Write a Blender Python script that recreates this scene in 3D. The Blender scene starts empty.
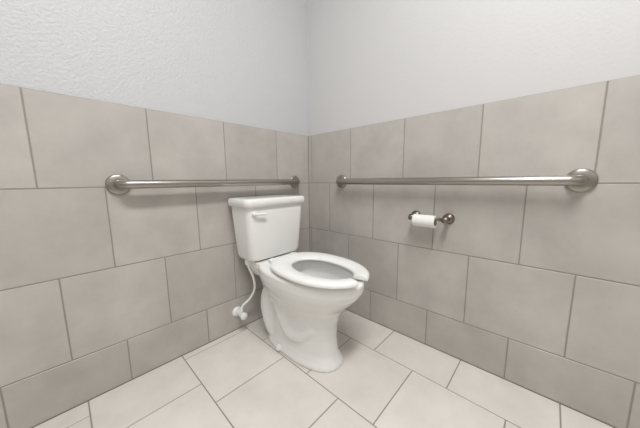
import bpy, bmesh, math, random
import numpy as np
from mathutils import Vector, Matrix
random.seed(3)
S=bpy.context.scene
S.view_settings.view_transform='Standard'

# ---------------- camera fit ----------------
def basis(th,ph,ro):
    f=np.array([math.cos(th)*math.cos(ph),math.sin(th)*math.cos(ph),-math.sin(ph)])
    r0=np.array([math.sin(th),-math.cos(th),0.0]); u0=np.cross(r0,f)
    r=math.cos(ro)*r0+math.sin(ro)*u0; u=math.cos(ro)*u0-math.sin(ro)*r0
    return f,r,u
H=0.87
p=np.array([258,-1.272,-1.36,math.radians(44.1),math.radians(6.6),0,1.204,.334,.348,.73*.348,.14*.348,.49*.348,.89*.348,.09*.348,.55*.348,.93*.348,.41*.348])
def proj(P,p):
    f,r,u=basis(p[3],p[4],p[5]); d=np.array(P)-np.array([p[1],p[2],H])
    z=d@f; return 320+p[0]*(d@r)/z, 214-p[0]*(d@u)/z
obs=[]
def J(side,row,n,line,px,py): obs.append(('J',side,row,n,line,px,py))
J('L',1,3,0,22,86);J('L',1,3,1,37,187);J('L',1,2,0,145,107);J('L',1,2,1,151,185);J('L',1,1,0,224,121);J('L',1,0,0,277,131)
J('L',2,3,1,103,190);J('L',2,3,2,115,265);J('L',2,2,1,197,188);J('L',2,2,2,202,250)
J('L',3,3,2,58,281);J('L',3,3,3,74,359);J('L',3,2,2,164,260);J('L',3,2,3,171,321)
J('L',4,2,3,128,343);J('L',4,2,9,132,378)
J('R',1,4,0,606,80);J('R',1,4,1,595,182);J('R',1,3,0,483,103);J('R',1,3,1,478,181);J('R',1,2,0,405,119);J('R',1,2,1,403,180);J('R',1,1,0,351,128)
J('R',2,3,1,528,187);J('R',2,3,2,519,263);J('R',2,1,1,373,190);J('R',2,1,2,372,235)
J('R',3,3,2,577,277);J('R',3,3,3,563,358);J('R',3,2,2,469,257);J('R',3,2,3,464,314);J('R',3,1,2,398,243);J('R',3,1,3,397,303)
J('R',4,3,3,507,341);J('R',4,3,9,503,379);J('R',4,2,3,427,311);J('R',4,2,9,426,346)
def res(p):
    out=[]
    for _,s,row,n,line,px,py in obs:
        z=0.0 if line==9 else p[6]-line*p[7]
        ph=p[8+row] if s=='L' else p[12+row]
        t=ph+n*p[8]
        P=(-t,0,z) if s=='L' else (0,-t,z)
        x,y=proj(P,p); out+= [x-px,y-py]
    x,y=proj((0,0,p[6]),p); out+=[3*(x-308),3*(y-136)]
    return np.array(out)
for it in range(40):
    r=res(p); Jm=np.zeros((len(r),len(p)))
    for i in range(len(p)):
        q=p.copy(); e=1e-4*max(1,abs(p[i])); q[i]+=e; Jm[:,i]=(res(q)-r)/e
    dp=np.linalg.lstsq(Jm.T@Jm+1e-3*np.eye(len(p)),-Jm.T@r,rcond=None)[0]
    p=p+dp
FP,CX,CY=p[0],p[1],p[2]
cam=bpy.data.cameras.new('camera'); co=bpy.data.objects.new('camera',cam); S.collection.objects.link(co)
f,rr,u=basis(p[3],p[4],p[5])
M=Matrix(((rr[0],u[0],-f[0],CX),(rr[1],u[1],-f[1],CY),(rr[2],u[2],-f[2],H),(0,0,0,1)))
co.matrix_world=M; cam.sensor_width=36; cam.lens=FP/640*36; cam.clip_start=.01; S.camera=co
ZT,TH,TW=p[6],p[7],p[8]; PL=list(p[9:13]); PR=list(p[13:17])

# ---------------- materials ----------------
def mat(name,col,rough=.5,metal=0,noise=None,bump=None,island=0,coat=0):
    m=bpy.data.materials.new(name); m.use_nodes=True; nt=m.node_tree; b=nt.nodes['Principled BSDF']
    b.inputs['Base Color'].default_value=(*col,1); b.inputs['Roughness'].default_value=rough; b.inputs['Metallic'].default_value=metal
    b.inputs['Coat Weight'].default_value=coat
    tc=nt.nodes.new('ShaderNodeTexCoord')
    last=None
    if noise:
        n=nt.nodes.new('ShaderNodeTexNoise'); n.inputs['Scale'].default_value=noise[0]; n.inputs['Detail'].default_value=6; n.inputs['Roughness'].default_value=.6
        nt.links.new(tc.outputs['Object'],n.inputs['Vector'])
        mr=nt.nodes.new('ShaderNodeMapRange'); mr.inputs[1].default_value=.3; mr.inputs[2].default_value=.7; mr.inputs[3].default_value=1-noise[1]; mr.inputs[4].default_value=1+noise[1]
        nt.links.new(n.outputs['Fac'],mr.inputs[0]); last=mr.outputs[0]
    if island:
        g=nt.nodes.new('ShaderNodeNewGeometry'); mr=nt.nodes.new('ShaderNodeMapRange'); mr.inputs[3].default_value=1-island; mr.inputs[4].default_value=1+island
        nt.links.new(g.outputs['Random Per Island'],mr.inputs[0])
        if last:
            mm=nt.nodes.new('ShaderNodeMath'); mm.operation='MULTIPLY'; nt.links.new(last,mm.inputs[0]); nt.links.new(mr.outputs[0],mm.inputs[1]); last=mm.outputs[0]
        else: last=mr.outputs[0]
    if last:
        vm=nt.nodes.new('ShaderNodeVectorMath'); vm.operation='SCALE'; vm.inputs[0].default_value=col
        nt.links.new(last,vm.inputs['Scale']); nt.links.new(vm.outputs[0],b.inputs['Base Color'])
    if bump:
        n=nt.nodes.new('ShaderNodeTexNoise'); n.inputs['Scale'].default_value=bump[0]; n.inputs['Detail'].default_value=3
        nt.links.new(tc.outputs['Object'],n.inputs['Vector'])
        bp=nt.nodes.new('ShaderNodeBump'); bp.inputs['Strength'].default_value=bump[1]; bp.inputs['Distance'].default_value=bump[2]
        nt.links.new(n.outputs['Fac'],bp.inputs['Height']); nt.links.new(bp.outputs[0],b.inputs['Normal'])
    return m
paintL=mat('paint_textured',(.58,.585,.60),.55,bump=(105,.6,.005))  # orange-peel paint; left wall's shade is put into the greyer base colour
paintR=mat('paint_smooth',(.62,.615,.615),.6,bump=(90,.2,.003))
tileM=mat('wall_tile_glazed',(.50,.474,.443),.34,noise=(5,.12),island=.05,bump=(25,.08,.002))
groutM=mat('wall_grout',(.31,.29,.26),.9)
ftileM=mat('floor_tile_glazed',(.75,.715,.67),.25,noise=(6,.07),island=.03,bump=(25,.08,.002))
fgroutM=mat('floor_grout',(.30,.275,.24),.9)
porc=mat('porcelain',(.88,.88,.86),.16,coat=.3)
plastic=mat('seat_plastic',(.90,.90,.88),.28)
steel=mat('brushed_steel',(.40,.375,.345),.30,metal=1,bump=(200,.05,.001))
bronze=mat('holder_nickel',(.24,.21,.18),.35,metal=1)
paper=mat('tissue_paper',(.88,.88,.86),.9,bump=(120,.1,.001))
card=mat('cardboard',(.5,.4,.3),.9)
water=mat('water',(.55,.6,.6),.03)
ceilM=mat('ceiling_paint',(.75,.75,.74),.8)

def link(me,name,mats,smooth=False,parent=None):
    o=bpy.data.objects.new(name,me); S.collection.objects.link(o)
    for m in mats: me.materials.append(m)
    if smooth:
        for q in me.polygons: q.use_smooth=True
    if parent: o.parent=parent
    return o

# ---------------- tiled surfaces ----------------
G=.0018
def tile(bm,P,a0,a1,b0,b1,thick,mi):
    if a1-a0<.012 or b1-b0<.012: return
    e=.0015
    back=[P(a0+G,b0+G,thick),P(a1-G,b0+G,thick),P(a1-G,b1-G,thick),P(a0+G,b1-G,thick)]
    mid=[P(a0+G,b0+G,e),P(a1-G,b0+G,e),P(a1-G,b1-G,e),P(a0+G,b1-G,e)]
    fr=[P(a0+G+e,b0+G+e,0),P(a1-G-e,b0+G+e,0),P(a1-G-e,b1-G-e,0),P(a0+G+e,b1-G-e,0)]
    V=[[bm.verts.new(c) for c in ring] for ring in (back,mid,fr)]
    fs=[bm.faces.new(V[2])]
    for k in range(2):
        for i in range(4):
            j=(i+1)%4; fs.append(bm.faces.new((V[k][i],V[k][j],V[k+1][j],V[k+1][i])))
    for q in fs: q.material_index=mi
def boxf(bm,lo,hi,mi):
    r=bmesh.ops.create_cube(bm,size=1)
    c=[(lo[i]+hi[i])/2 for i in range(3)]; s=[hi[i]-lo[i] for i in range(3)]
    fs=set()
    for v in r['verts']:
        v.co=Vector([c[i]+v.co[i]*s[i] for i in range(3)])
        for q in v.link_faces: fs.add(q)
    for q in fs: q.material_index=mi
L=2.5; RH=2.7; W=.12
def wall(name,Pf,boxfn,phases,paint):
    bm=bmesh.new()
    boxfn(bm)
    for row in range(4):
        zt=ZT-row*TH; zb=max(0,zt-TH)
        t=phases[row]%TW-TW
        while t<L:
            tile(bm,Pf,max(t,0),min(t+TW,L),zb,zt,.012,2); t+=TW
    bmesh.ops.recalc_face_normals(bm,faces=bm.faces)
    me=bpy.data.meshes.new(name); bm.to_mesh(me); bm.free()
    return link(me,name,[paint,groutM,tileM])
wall('wall_left',lambda a,b,d:(-a,d,b),lambda bm:(boxf(bm,(-L,.010,0),(W,W+.01,RH),0),boxf(bm,(-L,.0010,0),(0.0012,.011,ZT-.001),1)),PL,paintL)
wall('wall_right',lambda a,b,d:(d,-a,b),lambda bm:(boxf(bm,(.010,-L,0),(W,.01,RH),0),boxf(bm,(.0010,-L,0),(.011,0.0012,ZT-.001),1)),PR,paintR)
wall('wall_back',lambda a,b,d:(-a,-L-d,b),lambda bm:(boxf(bm,(-L-W,-L-W,0),(W,-L-.010,RH),0),boxf(bm,(-L,-L-.011,0),(0,-L-.001,ZT-.001),1)),PL,paintR)  # unseen wall; its tile wainscot is added to darken the lower room
wall('wall_side',lambda a,b,d:(-L-d,-a,b),lambda bm:(boxf(bm,(-L-W,-L-.01,0),(-L-.010,W,RH),0),boxf(bm,(-L-.011,-L,0),(-L-.001,0,ZT-.001),1)),PR,paintR)  # also out of view, tiled below to cut bounce light near the floor
def simplebox(name,lo,hi,m):
    bm=bmesh.new(); boxf(bm,lo,hi,0); me=bpy.data.meshes.new(name); bm.to_mesh(me); bm.free(); return link(me,name,[m])
simplebox('ceiling',(-L-W,-L-W,RH),(W,W+.01,RH+.1),ceilM)
bm=bmesh.new(); boxf(bm,(-L-W,-L-W,-.1),(W,W,-.0012),0)
FT=.345; xs=[.0,-.222,-.565,-.910,-1.255,-1.60,-1.945,-2.29,-L]
ys=[0,.20,.04,.25,.09,.30,.14,.0]
for i in range(8):
    t=ys[i]-FT
    while t<L:
        a0=max(t,0); a1=min(t+FT,L)
        tile(bm,lambda a,b,d:(b,-a,-d),a0,a1,xs[i+1],xs[i],.01,1); t+=FT
bmesh.ops.recalc_face_normals(bm,faces=bm.faces)
me=bpy.data.meshes.new('floor'); bm.to_mesh(me); bm.free(); link(me,'floor',[fgroutM,ftileM])

# ---------------- helpers ----------------
def empty(name,loc=(0,0,0)):
    o=bpy.data.objects.new(name,None); o.location=loc; S.collection.objects.link(o); return o
def loft(name,rings,m,parent=None,cap=(True,True),smooth=True,closed=False,subs=0):
    bm=bmesh.new(); V=[[bm.verts.new(c) for c in r] for r in rings]; n=len(V[0]); K=len(V)
    for k in range(K if closed else K-1):
        k2=(k+1)%K
        for i in range(n):
            j=(i+1)%n; bm.faces.new((V[k][i],V[k][j],V[k2][j],V[k2][i]))
    if not closed:
        if cap[0]: bm.faces.new(V[0][::-1])
        if cap[1]: bm.faces.new(V[-1])
    bmesh.ops.recalc_face_normals(bm,faces=bm.faces)
    me=bpy.data.meshes.new(name); bm.to_mesh(me); bm.free()
    return link(me,name,[m],smooth,parent)
def tube(name,pts,rad,m,parent=None,n=20,samples=8,smoothpath=True):
    pts=[Vector(q) for q in pts]
    rads=rad if isinstance(rad,(list,tuple)) else [rad]*len(pts)
    P=[];R=[]
    if smoothpath:
        for i in range(len(pts)-1):
            a=pts[max(i-1,0)];b=pts[i];c=pts[i+1];d=pts[min(i+2,len(pts)-1)]
            for s in range(samples):
                t=s/samples
                P.append(.5*((2*b)+(c-a)*t+(2*a-5*b+4*c-d)*t*t+(-a+3*b-3*c+d)*t**3)); R.append(rads[i]*(1-t)+rads[i+1]*t)
        P.append(pts[-1]);R.append(rads[-1])
    else: P=pts;R=rads
    rings=[];up=None
    for i,q in enumerate(P):
        tg=(P[min(i+1,len(P)-1)]-P[max(i-1,0)]).normalized()
        if up is None: up=tg.orthogonal().normalized()
        up=(up-tg*up.dot(tg)).normalized(); s=tg.cross(up)
        rings.append([q+R[i]*(math.cos(2*math.pi*k/n)*up+math.sin(2*math.pi*k/n)*s) for k in range(n)])
    return loft(name,rings,m,parent)
def lathe(name,org,axis,prof,m,parent=None,n=40):
    axis=Vector(axis).normalized(); up=axis.orthogonal().normalized(); s=axis.cross(up); org=Vector(org)
    rings=[[org+axis*h+max(r,.0001)*(math.cos(2*math.pi*k/n)*up+math.sin(2*math.pi*k/n)*s) for k in range(n)] for r,h in prof]
    o=loft(name,rings,m,parent)
    b=o.modifiers.new('e','EDGE_SPLIT'); b.split_angle=.9
    return o

# ---------------- toilet ----------------
TX=-.443
toilet=empty('toilet',(TX,0,0))
N=72
def egg(d0,d1,hw,z,wide=.45,nb=2.5,nf=2.0,th=None):
    out=[]; dc=d0+(d1-d0)*wide
    for k in (range(N) if th is None else th):
        a=2*math.pi*k/N if th is None else k
        c,s=math.cos(a),math.sin(a)
        n_=nf if c>0 else nb
        A=(d1-dc) if c>0 else (dc-d0)
        x=hw*math.copysign(abs(s)**(2/n_),s); d=dc+A*math.copysign(abs(c)**(2/n_),c)
        out.append((x,-d,z))
    return out
D=.018
R=[egg(.17,.635,.116,0,.45,3.2,2.4),egg(.17,.635,.116,.016,.45,3.2,2.4),egg(.175,.628,.108,.03,.45,3.2,2.4),egg(.19,.615,.098,.06,.45,3,2.3),
   egg(.20,.605,.094,.13,.5,2.8,2.2),egg(.20,.607,.098,.19,.52,2.6,2.1),egg(.20,.622,.110,.245,.52),egg(.19,.645,.130,.285,.5),egg(.17,.685,.155,.325,.5),
   egg(.15,.725,.173,.365,.48),egg(.14,.745,.179,.395,.47),egg(.14,.750,.179,.42+D-.006,.47),egg(.15,.742,.170,.422+D,.47),
   egg(.31,.700,.130,.422+D,.47,2.2),egg(.315,.695,.126,.41+D,.47,2.2),egg(.31,.70,.130,.38,.47,2.2),egg(.33,.66,.11,.32,.47,2.1),egg(.36,.58,.07,.25,.45,2),egg(.39,.52,.045,.20,.45,2)]
bowl=loft('bowl_body',R,porc,toilet)
def rrect(x0,x1,y0,y1,z,r,n=10):
    out=[]
    for cx_,cy_,a0 in ((x1-r,y1-r,0),(x0+r,y1-r,90),(x0+r,y0+r,180),(x1-r,y0+r,270)):
        for k in range(n+1):
            a=math.radians(a0+90*k/n); out.append((cx_+r*math.cos(a),cy_+r*math.sin(a),z))
    return out
deck=loft('deck',[rrect(-.10,.10,-.30,-.045,.35,.04),rrect(-.12,.12,-.32,-.035,.385,.04),rrect(-.13,.13,-.32,-.03,.41,.04),rrect(-.127,.127,-.32,-.033,.422+D,.038)],porc)
parts=[deck]
for s in (-1,1):
    parts.append(tube('trap',[(s*.05,-.53,.19),(s*.063,-.46,.13),(s*.066,-.385,.13),(s*.066,-.33,.21),(s*.066,-.28,.285),(s*.064,-.215,.27),(s*.064,-.19,.18),(s*.060,-.215,.08),(s*.05,-.25,.02)],[.035,.045,.048,.050,.052,.050,.048,.046,.04],porc))
parts.append(tube('boss',[(0,-.12,.36),(0,-.20,.25),(0,-.25,.15)],[.07,.08,.06],porc))
bpy.ops.object.select_all(action='DESELECT')
for q in parts:
    q.select_set(True); q.parent=toilet
bowl.select_set(True); bpy.context.view_layer.objects.active=bowl; bpy.ops.object.join()
rm=bowl.modifiers.new('r','REMESH'); rm.mode='VOXEL'; rm.voxel_size=.0045; rm.use_smooth_shade=True
sm=bowl.modifiers.new('s','SMOOTH'); sm.iterations=5; sm.factor=.6
lathe('water',(0,-.45,.235),(0,0,1),[(.0,0),(.07,0),(.07,.004),(0,.004)],water,toilet)
def seatring():
    rings=[]; gap=math.radians(9.5); M_=80
    prof=[(0,.0),(0,.012),(.10,.019),(.3,.0225),(.6,.0215),(.88,.017),(1,.010),(1,.0)]
    for i in range(M_+1):
        a=gap+(2*math.pi-2*gap)*i/M_
        o=egg(.255,.765,.180,0,.48,2.4,2.1,[a])[0]; q=egg(.360,.700,.100,0,.46,2.1,2.1,[a])[0]
        rings.append([(o[0]+(q[0]-o[0])*t,o[1]+(q[1]-o[1])*t,.433+D+h) for t,h in prof])
    return rings
seat=loft('seat_ring',seatring(),plastic,toilet); b_=seat.modifiers.new('b','BEVEL'); b_.width=.004; b_.segments=3; b_.limit_method='ANGLE'; b_.angle_limit=.9
for s in (-1,1):
    lathe('seat_hinge_post',(s*.07,-.245,.418+D),(0,0,1),[(.0,0),(.016,0),(.016,.02),(.012,.026),(0,.027)],plastic,toilet)
    tube('seat_hinge_arm',[(s*.07,-.245,.438+D),(s*.07,-.29,.440+D)],.010,plastic,toilet)
    lathe('seat_bumper',(s*.14,-.56,.418+D),(0,0,1),[(0,0),(.012,0),(.012,.018),(0,.018)],plastic,toilet)
    lathe('bolt_cap',(s*.112,-.33,.010),(0,0,1),[(0,0),(.016,0),(.016,.012),(.011,.022),(.0,.025)],plastic,toilet)
tube('seat_hinge_rod',[(-.09,-.245,.437+D),(.09,-.245,.437+D)],.008,plastic,toilet)
# tank
def TR(hw,y0,y1,z,r): return rrect(-hw+TO,hw+TO,y0,y1,z,r)
TO=.008
tk=loft('tank',[TR(.146,-.175,-.035,.443,.035),TR(.164,-.190,-.026,.451,.04),TR(.171,-.196,-.022,.470,.04),TR(.180,-.203,-.017,.62,.035),TR(.186,-.208,-.015,.738,.03)],porc,toilet)
b_=tk.modifiers.new('b','BEVEL'); b_.width=.006; b_.segments=3; b_.limit_method='ANGLE'; b_.angle_limit=.6
lid=loft('tank_lid',[TR(.191,-.212,-.013,.736,.03),TR(.199,-.221,-.008,.741,.034),TR(.201,-.223,-.007,.757,.035),TR(.199,-.221,-.008,.771,.034),TR(.192,-.214,-.014,.778,.03),TR(.165,-.19,-.03,.780,.02)],porc,toilet)
b_=lid.modifiers.new('e','EDGE_SPLIT'); b_.split_angle=1.2
lx=-.125
lathe('flush_lever_base',(lx-.02,-.206,.704),(0,-1,0),[(0,0),(.013,0),(.013,.008),(.009,.014),(0,.015)],plastic,toilet)
tube('flush_lever',[(lx-.023,-.223,.704),(lx,-.226,.703),(lx+.03,-.226,.700),(lx+.042,-.225,.698)],[.005,.006,.0065,.005],plastic,toilet)
tube('tank_gasket',[(0,-.11,.43),(0,-.11,.455)],.05,plastic,toilet)
# supply line + valve (part of the toilet assembly)
X0=-.161
lathe('escutcheon',(X0,0,.11),(0,-1,0),[(0,0),(.030,0),(.028,.006),(.018,.012),(0,.013)],plastic,toilet)
tube('stub_pipe',[(X0,-.005,.11),(X0,-.05,.11)],.009,plastic,toilet)
lathe('valve_body',(X0,-.035,.11),(0,-1,0),[(0,0),(.013,0),(.015,.006),(.013,.022),(.016,.024),(.016,.03),(.008,.031),(.008,.04),(0,.041)],plastic,toilet)
lathe('valve_handle',(X0,-.072,.11),(0,-1,0),[(0,0),(.018,0),(.021,.004),(.021,.010),(.016,.015),(0,.016)],plastic,toilet)
tube('valve_outlet',[(X0,-.05,.11),(X0+.0,-.05,.14)],.010,plastic,toilet)
tube('supply_hose',[(X0,-.05,.138),(X0+.012,-.055,.165),(X0+.045,-.075,.20),(X0+.062,-.10,.26),(X0+.05,-.115,.33),(X0+.030,-.11,.395),(X0+.028,-.105,.43)],.0065,plastic,toilet,n=12)
lathe('hose_nut',(X0+.028,-.105,.415),(0,0,1),[(0,0),(.014,0),(.018,.01),(.018,.034),(0,.034)],plastic,toilet,n=12)

# ---------------- grab bars ----------------
def grab(name,along,normal,a,b,z):
    e=empty(name)
    A=Vector(along);Nn=Vector(normal); r=.0175; so=.057; br=.035
    def P(t,d): return A*t+Nn*d+Vector((0,0,z))
    pts=[]
    pts.append(P(a,.004))
    for k in range(9):
        an=math.radians(90*k/8); pts.append(P(a+br*(1-math.cos(an)),so-br+br*math.sin(an)))
    for k in range(9):
        an=math.radians(90-90*k/8); pts.append(P(b-br*(1-math.cos(an)),so-br+br*math.sin(an)))
    pts.append(P(b,.004))
    tube('bar',pts,r,steel,e,n=28,smoothpath=False)
    for t in (a,b):
        lathe('flange',P(t,0),Nn,[(0,0),(.040,0),(.041,.003),(.040,.009),(.036,.012),(.021,.013),(.021,.016),(0,.016)],steel,e)
    return e
grab('grab_bar',(-1,0,0),(0,-1,0),.140,1.078,.860)
grab('grab_bar',(0,-1,0),(-1,0,0),.304,1.355,.860)

# ---------------- toilet paper ----------------
h=empty('toilet_paper_holder'); zt=.684; y1,y0=-.943,-.788
for yy in (y0,y1):
    lathe('flange',(0,yy,zt),(-1,0,0),[(0,0),(.025,0),(.025,.005),(.018,.012),(.010,.016),(.010,.05),(0,.05)],bronze,h)
    lathe('post_end',(-.058,yy+(.012 if yy==y0 else -.012),zt),(0,-1 if yy==y0 else 1,0),[(0,0),(.012,.0),(.015,.004),(.015,.020),(.012,.024),(0,.024)],bronze,h)
tube('spindle',[(-.058,y0,zt),(-.058,y1,zt)],.0075,bronze,h,smoothpath=False)
roll=empty('toilet_paper_roll')
yc0,yc1=y0-.014,y0-.115
def ringx(rad,y,n=40): return [(-.058+rad*math.cos(2*math.pi*k/n),y,zt-.013+rad*math.sin(2*math.pi*k/n)) for k in range(n)]
pr=loft('paper',[ringx(.029,yc0),ringx(.029,yc1),ringx(.0215,yc1),ringx(.0215,yc0)],paper,roll,closed=True)
pc=loft('core',[ringx(.0213,yc0),ringx(.0213,yc1),ringx(.0207,yc1),ringx(.0207,yc0)],card,roll,closed=True)
for o in (pr,pc):
    m_=o.modifiers.new('e','EDGE_SPLIT'); m_.split_angle=.7

# ---------------- lights ----------------
lf=empty('ceiling_light',(-1.25,-1.40,RH-.03))
em=bpy.data.materials.new('light_diffuser'); em.use_nodes=True; b=em.node_tree.nodes['Principled BSDF']; b.inputs['Emission Color'].default_value=(1,.99,.97,1); b.inputs['Emission Strength'].default_value=4
bm=bmesh.new(); boxf(bm,(-.6,-.15,-.02),(.6,.15,.03),0); me=bpy.data.meshes.new('panel'); bm.to_mesh(me); bm.free(); link(me,'panel',[em],parent=lf)
la=bpy.data.lights.new('ceiling_lamp','AREA'); la.shape='RECTANGLE'; la.size=1.2; la.size_y=.3; la.energy=39; la.color=(1,.995,.985)
lo=bpy.data.objects.new('lamp',la); S.collection.objects.link(lo); lo.parent=lf; lo.location=(0,0,-.03)
w=bpy.data.worlds.new('w'); S.world=w; w.use_nodes=True; w.node_tree.nodes['Background'].inputs[0].default_value=(.8,.8,.8,1); w.node_tree.nodes['Background'].inputs[1].default_value=.3
